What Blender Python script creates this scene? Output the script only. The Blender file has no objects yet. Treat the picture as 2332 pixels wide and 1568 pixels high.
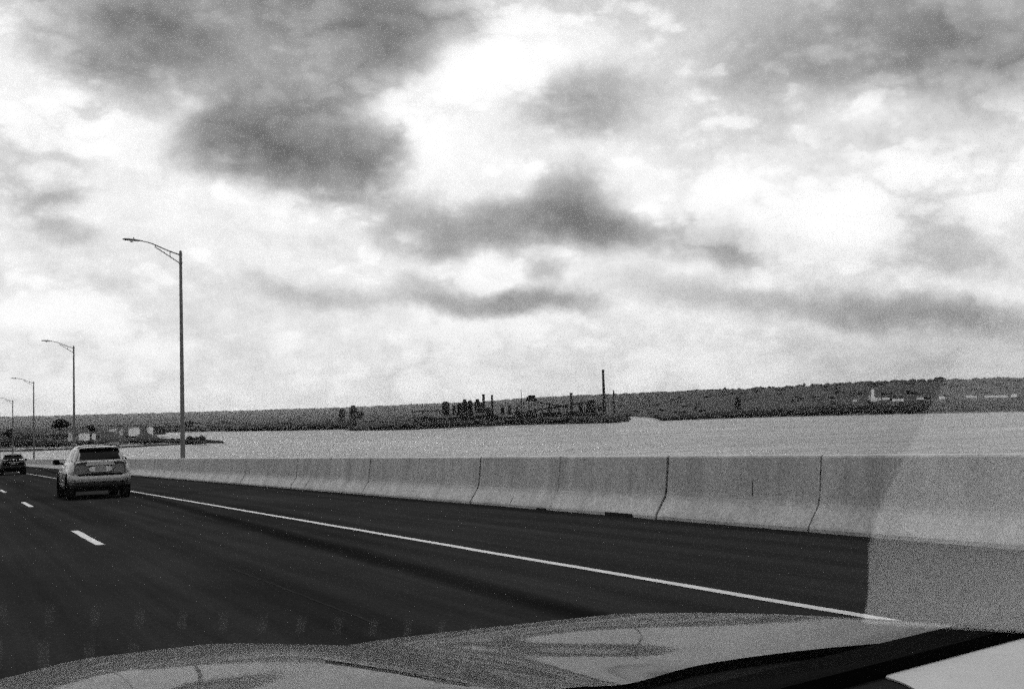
import bpy, math, random
from math import radians, sin, cos, pi, tan
from mathutils import Vector, Matrix, Euler
from mathutils.bvhtree import BVHTree
random.seed(7)
sc = bpy.context.scene
col = sc.collection

# ------------------------------------------------------------------ camera
G = 0.0242                      # the bridge runs downhill along +Y
EYE = Vector((0, 0, 1.31))
YAW, PITCH, ROLL, FPX = 26.507, 3.402, 1.665, 2591.0      # FPX: focal length in pixels of a 2332 px wide frame
ya, pi_, ro = radians(YAW), radians(PITCH), radians(ROLL)
FWD = Vector((sin(ya)*cos(pi_), cos(ya)*cos(pi_), sin(pi_)))
rt = Vector((cos(ya), -sin(ya), 0)); up = rt.cross(FWD)
RIGHT = rt*cos(ro) - up*sin(ro); UP = RIGHT.cross(FWD)
cd = bpy.data.cameras.new('camera'); cam = bpy.data.objects.new('camera', cd); col.objects.link(cam)
cd.sensor_width = 36.0; cd.lens = 36.0*FPX/2332.0; cd.clip_start = 0.02; cd.clip_end = 40000
cam.matrix_world = Matrix((( RIGHT.x, UP.x, -FWD.x, EYE.x), (RIGHT.y, UP.y, -FWD.y, EYE.y), (RIGHT.z, UP.z, -FWD.z, EYE.z), (0, 0, 0, 1)))
sc.camera = cam
def ray(x, y):
    return (FWD + RIGHT*((x-1166)/FPX) - UP*((y-784)/FPX)).normalized()
def azim(x):                    # azimuth (from +Y, to the right) of a picture column near the horizon
    v = ray(x, 940); return math.atan2(v.x, v.y)
def at(x, y, D):                # the point seen at a pixel, D metres away over the ground
    v = ray(x, y); h = math.hypot(v.x, v.y); return EYE + v*(D/h)
def on_z(x, y, z):
    v = ray(x, y); return EYE + v*((z-EYE.z)/v.z)
ZW = -17.0                      # water level

# ------------------------------------------------------------------ view transform
sc.view_settings.view_transform = 'Standard'; sc.view_settings.look = 'None'
sc.view_settings.exposure = 0.0; sc.view_settings.gamma = 1.0
sc.render.engine = 'CYCLES'
sc.cycles.max_bounces = 6; sc.cycles.transparent_max_bounces = 12
sc.cycles.volume_bounces = 0; sc.cycles.caustics_reflective = False; sc.cycles.sample_clamp_indirect = 2.0
sc.cycles.use_denoising = False            # fine-grained, as on fast film
sc.cycles.use_adaptive_sampling = True; sc.cycles.adaptive_threshold = .30; sc.cycles.adaptive_min_samples = 6

# ------------------------------------------------------------------ sky and sun
SUN_AZ, SUN_EL = radians(18), radians(64)
S = Vector((sin(SUN_AZ)*cos(SUN_EL), cos(SUN_AZ)*cos(SUN_EL), sin(SUN_EL)))
world = bpy.data.worlds.new('World'); sc.world = world; world.use_nodes = True
nt = world.node_tree; nt.nodes.clear()
def N(kind, **kw):
    n = nt.nodes.new(kind)
    for k, v in kw.items():
        if k == 'inp':
            for i, val in v.items(): n.inputs[i].default_value = val
        else: setattr(n, k, v)
    return n
L = nt.links.new
def M(op, a, b=None, clamp=False):
    n = N('ShaderNodeMath', operation=op, use_clamp=clamp)
    for i, v in enumerate((a, b)):
        if v is None: continue
        if isinstance(v, (int, float)): n.inputs[i].default_value = v
        else: L(v, n.inputs[i])
    return n.outputs[0]
def VM(op, a, b=None, scale=None):
    n = N('ShaderNodeVectorMath', operation=op)
    L(a, n.inputs[0])
    if b is not None:
        if isinstance(b, tuple): n.inputs[1].default_value = b
        else: L(b, n.inputs[1])
    if scale is not None: n.inputs['Scale'].default_value = scale
    return n.outputs['Value'] if op in ('DOT_PRODUCT', 'LENGTH') else n.outputs[0]
tc = N('ShaderNodeTexCoord'); D0 = tc.outputs['Generated']
def noise(vec, scale, detail=4, rough=.5, lac=2.0, out='Fac'):
    n = N('ShaderNodeTexNoise'); L(vec, n.inputs['Vector'])
    n.inputs['Scale'].default_value = scale; n.inputs['Detail'].default_value = detail
    n.inputs['Roughness'].default_value = rough; n.inputs['Lacunarity'].default_value = lac
    return n.outputs[out]
# billowing edges: the cloud masses are pushed about by two sizes of turbulence
w1 = VM('SCALE', VM('SUBTRACT', noise(D0, 5.5, 3, out='Color'), (.5, .5, .5)), scale=.055)
w2 = VM('SCALE', VM('SUBTRACT', noise(D0, 17, 5, .6, out='Color'), (.5, .5, .5)), scale=.034)
DW = VM('ADD', VM('ADD', D0, w1), w2)
clouds = [ # x, y, half width, half height (pixels of a 2332 frame), tilt, tone
 (285, 85, 270, 170, 12, -.50), (640, 40, 420, 220, 0, -.22), (890, 95, 250, 150, -14, -.46), (760, -20, 500, 120, 0, -.14), (400, -260, 900, 300, 0, -.26), (1100, -330, 1000, 380, 0, -.18),
 (650, 320, 330, 165, 2, -.44), (770, 350, 210, 120, 0, -.30), (540, 340, 200, 110, 0, -.16), (640, 200, 260, 140, 0, -.20), (1340, 210, 230, 140, 0, -.16), (1330, 255, 150, 80, 0, -.10), (1230, 520, 330, 90, 5, -.34),
 (1340, 480, 150, 140, 30, -.30), (950, 490, 240, 110, 14, -.18), (1500, 545, 240, 60, 8, -.14), (1170, 675, 280, 42, 3, -.30), (1010, 640, 240, 60, -5, -.12), (1245, 610, 60, 50, 0, -.16), (1020, 560, 100, 50, 0, -.12),
 (2060, 60, 480, 180, -4, -.26), (2290, 140, 330, 170, -10, -.30), (1760, 150, 340, 120, 0, -.12), (1500, 20, 360, 110, 0, -.08), (2100, -200, 800, 260, 0, -.2),
 (1960, 708, 420, 56, 4, -.17), (2230, 725, 320, 80, 6, -.14), (1660, 560, 150, 80, 24, -.20), (1790, 545, 120, 70, 20, -.13), (1600, 670, 260, 70, 10, -.10),
 (2150, 600, 420, 50, 8, -.09), (2110, 510, 170, 80, 30, -.10), (2300, 850, 900, 200, 3, -.12), (1850, 290, 420, 90, 10, -.05), (1150, 850, 700, 90, 2, -.03), (700, 660, 260, 50, 4, -.10),
 (100, 440, 110, 100, 20, -.14), (40, 350, 200, 160, 0, -.08), (330, 640, 260, 40, -4, -.05), (150, 530, 120, 46, 10, -.12), (200, 255, 240, 40, 0, -.07),
 (250, 310, 280, 110, 6, .14), (1170, 140, 400, 90, -18, .20), (1010, 340, 240, 130, 0, .13), (60, 390, 60, 60, 0, .10), (130, 475, 60, 36, 0, .10), (60, 150, 150, 190, 0, .08),
 (1460, 430, 180, 130, 20, .13), (1900, 500, 320, 130, -16, .12), (420, 480, 460, 130, 4, .07), (1110, 575, 220, 50, -6, .15), (1170, 615, 120, 50, 0, .13), (2010, 270, 330, 70, -14, .08), (1720, 430, 200, 110, 0, .07),
]
fan = noise(D0, 2.3, 4, .5)
pz = N('ShaderNodeSeparateXYZ'); L(DW, pz.inputs[0])
den = M('ADD', M('ABSOLUTE', pz.outputs[2]), .16)
comb = N('ShaderNodeCombineXYZ'); L(M('DIVIDE', pz.outputs[0], den), comb.inputs[0]); L(M('DIVIDE', pz.outputs[1], den), comb.inputs[1])
layer = noise(comb.outputs[0], 1.6, 9, .58)            # a deck of cloud seen in perspective
flat = N('ShaderNodeVectorMath', operation='MULTIPLY'); L(VM('ADD', D0, VM('SCALE', w2, scale=.35)), flat.inputs[0]); flat.inputs[1].default_value = (1, 1, 1.9)
def billow(sc_): return M('ABSOLUTE', M('SUBTRACT', noise(flat.outputs[0], sc_, 2, .5), .5))   # rounded heads, dark creases
heads = M('ADD', M('ADD', billow(9), M('MULTIPLY', billow(21), .55)), M('MULTIPLY', billow(47), .3))
fleece = noise(D0, 60, 8, .78)                           # fine fleecy break-up
def step(v, a, b_):
    n = N('ShaderNodeMapRange', interpolation_type='SMOOTHSTEP'); L(v, n.inputs[0]); n.inputs[1].default_value = a; n.inputs[2].default_value = b_
    return n.outputs[0]
body = M('ADD', noise(flat.outputs[0], 5.2, 4, .5), M('MULTIPLY', M('SUBTRACT', heads, .17), .95))     # cumulus heaps with rounded outlines
cum = M('ADD', M('MULTIPLY', step(body, .46, .56), .5), M('MULTIPLY', step(body, .40, .72), .5))
tone = M('ADD', M('MULTIPLY', M('SUBTRACT', layer, .5), .20), .945)
tone = M('ADD', tone, M('MULTIPLY', M('SUBTRACT', heads, .17), .30))
tone = M('ADD', tone, M('MULTIPLY', M('SUBTRACT', fleece, .5), .22))
tone = M('ADD', tone, M('MULTIPLY', M('SUBTRACT', fan, .5), .08))
dark = M('ADD', 0.0, 0.0)
for (x, y, rx, ry, tilt, amt) in clouds:
    d = ray(x, y); r = RIGHT - d*RIGHT.dot(d); r.normalize(); u = r.cross(d)
    t = radians(tilt); r2 = r*cos(t)-u*sin(t); u2 = r2.cross(d)
    mp = N('ShaderNodeMapping', vector_type='TEXTURE'); L(DW, mp.inputs[0])
    mp.inputs['Location'].default_value = d
    mp.inputs['Rotation'].default_value = Matrix(((r2.x, u2.x, d.x), (r2.y, u2.y, d.y), (r2.z, u2.z, d.z))).to_euler('XYZ') if r2.cross(u2).dot(d) > 0 else Matrix(((r2.x, u2.x, -d.x), (r2.y, u2.y, -d.y), (r2.z, u2.z, -d.z))).to_euler('XYZ')
    mp.inputs['Scale'].default_value = (rx/FPX, ry/FPX, .6)
    gr = N('ShaderNodeTexGradient', gradient_type='SPHERICAL'); L(mp.outputs[0], gr.inputs[0])
    mr = N('ShaderNodeMapRange', interpolation_type='SMOOTHSTEP'); L(gr.outputs['Fac'], mr.inputs[0])
    mr.inputs[1].default_value = 0; mr.inputs[2].default_value = 1; mr.inputs[3].default_value = 0; mr.inputs[4].default_value = amt
    if amt > 0: tone = M('ADD', tone, mr.outputs[0])
    else: dark = M('SUBTRACT', dark, mr.outputs[0])
deep = M('SUBTRACT', 1.0, M('EXPONENT', M('MULTIPLY', dark, -3.1)))      # deep cloud evens out to one grey
cum = M('MULTIPLY', M('MULTIPLY', cum, M('SUBTRACT', 1.0, M('MULTIPLY', deep, .8))), M('ADD', .35, M('MULTIPLY', step(pz.outputs[2], .04, .17), .65)))
tone = M('ADD', tone, M('MULTIPLY', cum, .15))
tone = M('SUBTRACT', tone, M('MULTIPLY', deep, .60))
tone = M('MAXIMUM', tone, .30)
ex = M('MAXIMUM', M('SUBTRACT', tone, .92), 0.0)
tone = M('ADD', M('MINIMUM', tone, .92), M('DIVIDE', ex, M('ADD', 1.0, M('MULTIPLY', ex, 4.0))))   # bright cloud tops roll off
cl = M('POWER', tone, 2.2)
sky = N('ShaderNodeTexSky', sky_type='NISHITA'); sky.sun_disc = False
sky.sun_elevation = SUN_EL; sky.sun_rotation = SUN_AZ; sky.air_density = 1; sky.dust_density = 2
bw = N('ShaderNodeRGBToBW'); L(sky.outputs[0], bw.inputs[0])
mixn = N('ShaderNodeMix', data_type='FLOAT'); mixn.inputs[0].default_value = .93
L(bw.outputs[0], mixn.inputs[2]); L(M('MULTIPLY', cl, 12.2), mixn.inputs[3])
bg = N('ShaderNodeBackground'); L(mixn.outputs[0], bg.inputs[0]); bg.inputs[1].default_value = .09
wo = N('ShaderNodeOutputWorld'); L(bg.outputs[0], wo.inputs[0])
world.cycles.sampling_method = 'MANUAL'; world.cycles.sample_map_resolution = 1024

sl = bpy.data.lights.new('sun', 'SUN'); sl.energy = 2.0; sl.angle = radians(9); sl.color = (1, 1, 1)
so = bpy.data.objects.new('sun', sl); col.objects.link(so)
so.rotation_euler = (-S).to_track_quat('-Z', 'Y').to_euler(); so.location = (-60, 60, 90)

# ------------------------------------------------------------------ helpers
def tag(o, label=None, cat=None, group=None, kind=None):
    if label: o['label'] = label
    if cat: o['category'] = cat
    if group: o['group'] = group
    if kind: o['kind'] = kind
    return o
def empty(name, loc=(0, 0, 0), rz=0.0, label=None, cat=None, group=None):
    o = bpy.data.objects.new(name, None); col.objects.link(o); o.location = loc; o.rotation_euler = (0, 0, rz)
    o.empty_display_size = .2
    return tag(o, label, cat, group)
class MB:
    def __init__(s): s.v = []; s.f = []
    def add(s, vs, fs):
        n = len(s.v); s.v += [tuple(v) for v in vs]; s.f += [tuple(n+i for i in f) for f in fs]; return s
    def box(s, x0, x1, y0, y1, z0, z1, sk=None):
        vs = [(x0,y0,z0),(x1,y0,z0),(x1,y1,z0),(x0,y1,z0),(x0,y0,z1),(x1,y0,z1),(x1,y1,z1),(x0,y1,z1)]
        if sk: vs = [sk(Vector(v)) for v in vs]
        return s.add(vs, [(3,2,1,0),(4,5,6,7),(0,1,5,4),(1,2,6,5),(2,3,7,6),(3,0,4,7)])
    def prism(s, poly, y0, y1, sk=None):       # poly of (x, z), swept along y, counter-clockwise seen from -y
        n = len(poly)
        vs = [(x, y0, z) for x, z in poly] + [(x, y1, z) for x, z in poly]
        if sk: vs = [sk(Vector(v)) for v in vs]
        fs = [tuple(range(n)), tuple(range(2*n-1, n-1, -1))] + [((i+1) % n, i, n+i, n+(i+1) % n) for i in range(n)]
        return s.add(vs, fs)
    def tube(s, pts, rad, seg=8, cap=True):
        pts = [Vector(p) for p in pts]; n = len(pts)
        if isinstance(rad, (int, float)): rad = [rad]*n
        vs = []
        for i, p in enumerate(pts):
            t = (pts[min(i+1, n-1)] - pts[max(i-1, 0)]).normalized()
            a = Vector((1, 0, 0)) if abs(t.x) < .9 else Vector((0, 1, 0))
            u = t.cross(a).normalized(); w = t.cross(u)
            for k in range(seg):
                an = 2*pi*k/seg; vs.append(p + (u*cos(an) + w*sin(an))*rad[i])
        fs = [(i*seg+k, (i+1)*seg+k, (i+1)*seg+(k+1) % seg, i*seg+(k+1) % seg) for i in range(n-1) for k in range(seg)]
        if cap: fs += [tuple(range(seg)), tuple(range((n-1)*seg+seg-1, (n-1)*seg-1, -1))]
        return s.add(vs, fs)
    def lathe(s, prof, axis='z', seg=24, c=(0, 0, 0)):   # prof (r, h)
        vs = []; n = len(prof)
        for r, h in prof:
            for k in range(seg):
                a = 2*pi*k/seg
                if axis == 'z': vs.append((c[0]+r*cos(a), c[1]+r*sin(a), c[2]+h))
                else: vs.append((c[0]+h, c[1]+r*cos(a), c[2]+r*sin(a)))
        fs = [(i*seg+k, i*seg+(k+1) % seg, (i+1)*seg+(k+1) % seg, (i+1)*seg+k) for i in range(n-1) for k in range(seg)]
        fs += [tuple(range(seg-1, -1, -1)), tuple(range((n-1)*seg, n*seg))]
        return s.add(vs, fs)
    def mesh(s, name):
        m = bpy.data.meshes.new(name); m.from_pydata(s.v, [], s.f); m.validate(); m.update(); return m
    def build(s, name, mat, parent=None, smooth=False, angle=None):
        m = s.mesh(name); m.materials.append(mat)
        o = bpy.data.objects.new(name, m); col.objects.link(o); o.parent = parent
        if smooth:
            m.polygons.foreach_set('use_smooth', [True]*len(m.polygons))
            if angle:
                try: m.set_sharp_from_angle(angle=radians(angle))
                except Exception: pass
        return o
def obj(name, m, parent=None):
    o = bpy.data.objects.new(name, m); col.objects.link(o); o.parent = parent; return o
def mat(name, v, rough=.6, metal=0.0, spec=.5, var=0.0, scale=5.0, bump=0.0, bscale=40.0, stretch=(1, 1, 1), coat=0.0, detail=6, var2=0.0, scale2=60.0):
    m = bpy.data.materials.new(name); m.use_nodes = True; t = m.node_tree; b = t.nodes['Principled BSDF']
    b.inputs['Base Color'].default_value = (v, v, v, 1); b.inputs['Roughness'].default_value = rough
    b.inputs['Metallic'].default_value = metal; b.inputs['Specular IOR Level'].default_value = spec
    b.inputs['Coat Weight'].default_value = coat; b.inputs['Coat Roughness'].default_value = .04
    co = t.nodes.new('ShaderNodeTexCoord'); mp = t.nodes.new('ShaderNodeMapping'); mp.inputs['Scale'].default_value = stretch
    t.links.new(co.outputs['Object'], mp.inputs[0])
    def nz(sc_, de, ro_=.6):
        n = t.nodes.new('ShaderNodeTexNoise'); n.inputs['Scale'].default_value = sc_; n.inputs['Detail'].default_value = de; n.inputs['Roughness'].default_value = ro_
        t.links.new(mp.outputs[0], n.inputs['Vector']); return n.outputs['Fac']
    def ma(op, a, c):
        n = t.nodes.new('ShaderNodeMath'); n.operation = op
        for i, q in enumerate((a, c)):
            if isinstance(q, (int, float)): n.inputs[i].default_value = q
            else: t.links.new(q, n.inputs[i])
        return n.outputs[0]
    f = None
    if var: f = ma('ADD', 1.0, ma('MULTIPLY', ma('SUBTRACT', nz(scale, detail), .5), var*2))
    if var2:
        g2 = ma('ADD', 1.0, ma('MULTIPLY', ma('SUBTRACT', nz(scale2, 3, .7), .5), var2*2)); f = g2 if f is None else ma('MULTIPLY', f, g2)
    m['f'] = 1
    if f is not None:
        val = ma('MAXIMUM', ma('MULTIPLY', f, v), .002)
        t.links.new(val, b.inputs['Base Color'])
    if bump:
        bn = t.nodes.new('ShaderNodeBump'); bn.inputs['Strength'].default_value = bump; bn.inputs['Distance'].default_value = .02
        t.links.new(nz(bscale, 5), bn.inputs['Height']); t.links.new(bn.outputs[0], b.inputs['Normal'])
    return m
def nodes_of(m):
    t = m.node_tree
    def new(kind, **kw):
        n = t.nodes.new(kind)
        for k, v in kw.items(): setattr(n, k, v)
        return n
    def ma(op, a, c=0.0, clamp=False):
        n = t.nodes.new('ShaderNodeMath'); n.operation = op; n.use_clamp = clamp
        for i, q in enumerate((a, c)):
            if isinstance(q, (int, float)): n.inputs[i].default_value = q
            else: t.links.new(q, n.inputs[i])
        return n.outputs[0]
    return t, new, ma

# ------------------------------------------------------------------ materials
m_conc = mat('concrete', .34, .9, spec=.2, var=.16, scale=2.2, bump=.35, bscale=60, stretch=(1, 1, .45), var2=.28, scale2=55)
t, new, ma = nodes_of(m_conc); b = t.nodes['Principled BSDF']
geo = new('ShaderNodeNewGeometry')
def cn(scale, stretch, det=5, ro_=.6):
    mp = new('ShaderNodeMapping'); mp.inputs['Scale'].default_value = stretch; t.links.new(geo.outputs['Position'], mp.inputs[0])
    n = new('ShaderNodeTexNoise'); n.inputs['Scale'].default_value = scale; n.inputs['Detail'].default_value = det; n.inputs['Roughness'].default_value = ro_
    t.links.new(mp.outputs[0], n.inputs['Vector']); return n.outputs['Fac']
run = cn(2.2, (1, 1, .12), 7, .7)                     # rain streaks
val = ma('MULTIPLY', .29, ma('ADD', .55, ma('MULTIPLY', run, .9)))
val = ma('MULTIPLY', val, ma('ADD', .40, ma('MULTIPLY', cn(1.4, (1, 1, .8), 9, .75), 1.2)))
val = ma('MULTIPLY', val, ma('ADD', .2, ma('MULTIPLY', cn(20, (1, 1, 1), 4, .85), 1.6)))
pit = ma('MAXIMUM', ma('SUBTRACT', ma('MULTIPLY', cn(14, (1, 1, .7), 4, .7), 4.0), 2.55), 0.0, True)
val = ma('MULTIPLY', val, ma('SUBTRACT', 1.0, ma('MULTIPLY', pit, .5)))
t.links.new(val, b.inputs['Base Color'])
m_joint = mat('joint_filler', .012, .95, spec=.1)
m_line = mat('road_paint', .40, .8, spec=.1, var=.35, scale=7, var2=.35, scale2=80)
m_oldline = mat('worn_paint', .019, .9, spec=.0, var=.5, scale=6)
m_pole = mat('galvanised_steel', .10, .5, metal=.4, spec=.4, var=.2, scale=3)
m_black = mat('black_plastic', .0015, .85, spec=.03, var=.2, scale=30)
m_rubber = mat('tyre_rubber', .012, .85, spec=.2, var=.2, scale=30)
m_under = mat('underbody', .006, .9, spec=.1)
m_silver = mat('silver_paint', .26, .32, metal=.45, spec=.5, coat=.6)
m_dark = mat('black_paint', .003, .35, spec=.2, coat=.08)
m_chrome = mat('chrome', .6, .15, metal=1)
m_glass = mat('dark_glass', .003, .08, spec=.12)
m_lamp = mat('tail_lamp', .022, .4, spec=.25)
m_rim = mat('wheel_rim', .30, .35, metal=.7)
m_plate = mat('number_plate', .16, .5, var=.5, scale=18)
m_reflector = mat('silver_garnish', .42, .35, metal=.2)
m_dash = mat('dashboard_vinyl', .007, .9, spec=.05, var=.25, scale=400, bump=.3, bscale=900)
m_dashblack = mat('defroster_black', .002, .95, spec=.02)
m_dashfin = mat('defroster_fin', .022, .7, spec=.2)
m_paper = mat('pale_paper', .27, .85, spec=.15, var=.35, scale=5)
m_bank = mat('foreshore_soil', .030, .95, spec=.1, var=.5, scale=.05)
m_sand = mat('pale_ground', .22, .95, spec=.1, var=.4, scale=.08)
m_leaf = mat('foliage', .030, .9, spec=.15, var=.6, scale=.12)
m_leafdark = mat('dark_foliage', .011, .9, spec=.1, var=.6, scale=.12)
m_bark = mat('bark', .03, .9, spec=.1)
m_plant = mat('rusty_steelwork', .011, .9, spec=.15, var=.6, scale=.15)
m_plantlt = mat('weathered_cladding', .03, .85, spec=.2, var=.5, scale=.12)
m_brick = mat('sooty_brick', .016, .9, spec=.1, var=.4, scale=.3)
m_white = mat('white_cladding', .68, .6, spec=.3, var=.1, scale=.2)
m_whiteroof = mat('pale_roof', .46, .6, spec=.3, var=.15, scale=.2)
m_opening = mat('dark_opening', .02, .9, spec=.1)
m_spoil = mat('spoil_heap', .035, .95, spec=.1, var=.5, scale=.15)

# asphalt: dark, speckled, polished along the wheel paths, darkened along the kerb by grime and painted contact shade
m_road = mat('asphalt', .020, .95, spec=.0)
t, new, ma = nodes_of(m_road); b = t.nodes['Principled BSDF']
co = new('ShaderNodeTexCoord'); sx = new('ShaderNodeSeparateXYZ'); t.links.new(co.outputs['Object'], sx.inputs[0])
def rn(scale, stretch=(1, 1, 1), det=5, ro_=.6):
    mp = new('ShaderNodeMapping'); mp.inputs['Scale'].default_value = stretch; t.links.new(co.outputs['Object'], mp.inputs[0])
    n = new('ShaderNodeTexNoise'); n.inputs['Scale'].default_value = scale; n.inputs['Detail'].default_value = det; n.inputs['Roughness'].default_value = ro_
    t.links.new(mp.outputs[0], n.inputs['Vector']); return n.outputs['Fac']
X, Y = sx.outputs[0], sx.outputs[1]
def band(xc, w):          # soft 0..1 across a strip
    d = ma('DIVIDE', ma('ABSOLUTE', ma('SUBTRACT', X, xc)), w)
    return ma('MAXIMUM', ma('SUBTRACT', 1.0, ma('POWER', d, 2.0)), 0.0)
wob = ma('MULTIPLY', ma('SUBTRACT', rn(.35, (0, 1, 0), 3), .5), .25)
sealx = ma('ADD', ma('ADD', 3.88, ma('MULTIPLY', Y, .0378)), wob)
seal = band(sealx, .26)
wear = ma('MAXIMUM', band(2.85, .55), ma('MULTIPLY', band(-.75, .6), .8))
streak = rn(1.0, (2.6, .05, 1), 6)
val = ma('MULTIPLY', .018, ma('ADD', .25, ma('MULTIPLY', streak, 1.5)))
val = ma('MULTIPLY', val, ma('ADD', .4, ma('MULTIPLY', rn(.45, (1, .35, 1), 6, .7), 1.2)))
val = ma('MULTIPLY', val, ma('ADD', .1, ma('MULTIPLY', rn(38, (1, 1, 1), 3, .85), 1.8)))
val = ma('MULTIPLY', val, ma('SUBTRACT', 1.0, ma('MULTIPLY', seal, .6)))
val = ma('MULTIPLY', val, ma('SUBTRACT', 1.0, ma('MULTIPLY', wear, .18)))
grime_shade = ma('MULTIPLY', band(9.45, .5), ma('ADD', .4, rn(1.2, (1, .3, 1), 4)))  # dark band at the barrier foot: real dirt plus contact shadow painted in
val = ma('MULTIPLY', val, ma('SUBTRACT', 1.0, ma('MULTIPLY', grime_shade, .55)))
t.links.new(val, b.inputs['Base Color'])
bn = new('ShaderNodeBump'); bn.inputs['Strength'].default_value = .5; bn.inputs['Distance'].default_value = .01
t.links.new(rn(90, det=3), bn.inputs['Height']); t.links.new(bn.outputs[0], b.inputs['Normal'])

# water: choppy, dark underneath
m_water = mat('river_water', .10, .12, spec=.5)
t, new, ma = nodes_of(m_water); b = t.nodes['Principled BSDF']; b.inputs['IOR'].default_value = 1.33
co = new('ShaderNodeTexCoord')
def wn(scale, stretch, det=4):
    mp = new('ShaderNodeMapping'); mp.inputs['Scale'].default_value = stretch; mp.inputs['Rotation'].default_value = (0, 0, radians(25)); t.links.new(co.outputs['Object'], mp.inputs[0])
    n = new('ShaderNodeTexNoise'); n.inputs['Scale'].default_value = scale; n.inputs['Detail'].default_value = det; n.inputs['Roughness'].default_value = .65
    t.links.new(mp.outputs[0], n.inputs['Vector']); return n.outputs['Fac']
gust = ma('ADD', .2, ma('MULTIPLY', ma('MULTIPLY', ma('SUBTRACT', wn(.011, (.35, 1, 1), 6), .36), 3.6, True), 1.3))
h = ma('MULTIPLY', gust, ma('ADD', ma('MULTIPLY', wn(.35, (1, .5, 1)), .9), ma('ADD', ma('MULTIPLY', wn(.06, (1, .3, 1), 4), 7.0), ma('MULTIPLY', wn(.015, (1, .25, 1), 3), 14.0))))
bn = new('ShaderNodeBump'); bn.inputs['Strength'].default_value = 1.0; bn.inputs['Distance'].default_value = .55
t.links.new(h, bn.inputs['Height']); t.links.new(bn.outputs[0], b.inputs['Normal'])
rr = ma('ADD', .10, ma('MULTIPLY', wn(.006, (1, .25, 1), 4), .35)); t.links.new(rr, b.inputs['Roughness'])

# hills and shores seen from afar
m_hill = mat('wooded_hillside', .036, .95, spec=.0, var=.35, scale=.006, var2=.2, scale2=.05)

# windscreen: clear sheet that mirrors by angle as glass does (two faces)
m_screen = bpy.data.materials.new('windscreen_glass'); m_screen.use_nodes = True
t, new, ma = nodes_of(m_screen); t.nodes.clear()
lw = new('ShaderNodeLayerWeight'); lw.inputs[0].default_value = .5
fr = ma('ADD', .04, ma('MULTIPLY', ma('POWER', lw.outputs['Facing'], 5.0), .96))
fr2 = ma('MULTIPLY', fr, 1.0)
tr = new('ShaderNodeBsdfTransparent'); tr.inputs[0].default_value = (.97, .97, .97, 1)
gl = new('ShaderNodeBsdfGlossy'); gl.inputs['Roughness'].default_value = .05; gl.inputs['Color'].default_value = (1, 1, 1, 1)
mx = new('ShaderNodeMixShader'); t.links.new(fr2, mx.inputs[0]); t.links.new(tr.outputs[0], mx.inputs[1]); t.links.new(gl.outputs[0], mx.inputs[2])
out = new('ShaderNodeOutputMaterial'); t.links.new(mx.outputs[0], out.inputs[0])

# ------------------------------------------------------------------ structure: water
mb = MB(); mb.add([(-19000, -19000, ZW), (19000, -19000, ZW), (19000, 19000, ZW), (-19000, 19000, ZW)], [(0, 1, 2, 3)])
tag(mb.build('water', m_water), kind='structure')

# ------------------------------------------------------------------ structure: bridge deck, markings
def shear(v): return Vector((v[0], v[1], v[2] - G*v[1]))
mb = MB()
ys = [-40, -10, 0, 10, 25, 60, 150, 400, 700]
for a, c in zip(ys[:-1], ys[1:]):
    mb.add([shear((-13, a, 0)), shear((10.02, a, 0)), shear((10.02, c, 0)), shear((-13, c, 0))], [(0, 1, 2, 3)])
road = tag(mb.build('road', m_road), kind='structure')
mb = MB(); mb.box(-13.2, 11.25, -40, 700, -.55, -.03, shear); mb.box(-12, -11.2, -40, 700, -2.2, -.56, shear); mb.box(8.9, 9.7, -40, 700, -2.2, -.56, shear)
tag(mb.build('bridge_deck', m_conc), kind='structure')
def strip(name, x0, x1, y0, y1, m, z=.004, n=1, jit=0):
    mb = MB(); vs = []
    for i in range(n+1):
        y = y0+(y1-y0)*i/n; j = random.uniform(-jit, jit)
        vs += [shear((x0+j, y, z)), shear((x1+j+random.uniform(-jit, jit)*.5, y, z))]
    mb.add(vs, [(2*i, 2*i+1, 2*i+3, 2*i+2) for i in range(n)])
    return mb.build(name, m, road)
strip('edge_line', 5.54, 5.645, -12, 420, m_line, n=500, jit=.008)
for k in range(-1, 10):
    strip('lane_marking', 1.93, 2.05, 17.45+14.75*k, 21.1+14.75*k, m_line, n=8, jit=.006)
    if k == -1: col.objects.unlink(col.objects[-1]) if False else None
strip('worn_line', 2.785, 2.812, 7.9, 12.6, m_oldline, z=.003, n=30, jit=.008)
for k in range(8): strip('paving_seam', 9.22+.01*(k % 3), 9.235+.01*(k % 3), 3+6*k, 8.6+6*k, m_oldline, z=.003, n=8, jit=.006)
# ------------------------------------------------------------------ concrete barrier, panel by panel
bar = empty('concrete_barrier', shear((9.5, 0, 0)), 0, 'long pale concrete parapet barrier of jointed panels along the right of the road', 'barrier')
prof = [(9.50, 0), (9.50, .045), (9.515, .075), (9.60, .205), (9.655, .285), (9.685, .345), (9.70, .41), (9.755, .905), (9.765, .925), (9.785, .935), (9.965, .935), (9.985, .925), (10.0, .90), (10.02, 0)]
prof = [(x-9.5, z) for x, z in prof]
PL = 3.37
def panel_mesh(ga, gb, name):
    mb = MB(); mb.prism(prof, ga/2, PL-gb/2, lambda v: Vector((v.x, v.y, v.z-G*v.y)))
    m = mb.mesh(name); m.materials.append(m_conc); return m
pm = [panel_mesh(.062, .024, 'panel'), panel_mesh(.024, .062, 'panel')]
y0 = 11.03 - 5*PL
for k in range(100):
    o = obj('panel', pm[k % 2], bar); y = y0+k*PL
    o.location = (random.uniform(-.004, .004), y, -G*y + random.uniform(-.004, .004))
mb = MB(); mb.prism([(x+(.025 if i < 9 else -.025), z-(.025 if z > .5 else 0)) for i, (x, z) in enumerate(prof)], y0, y0+100*PL, lambda v: Vector((v.x, v.y, v.z-G*v.y)))
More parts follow.
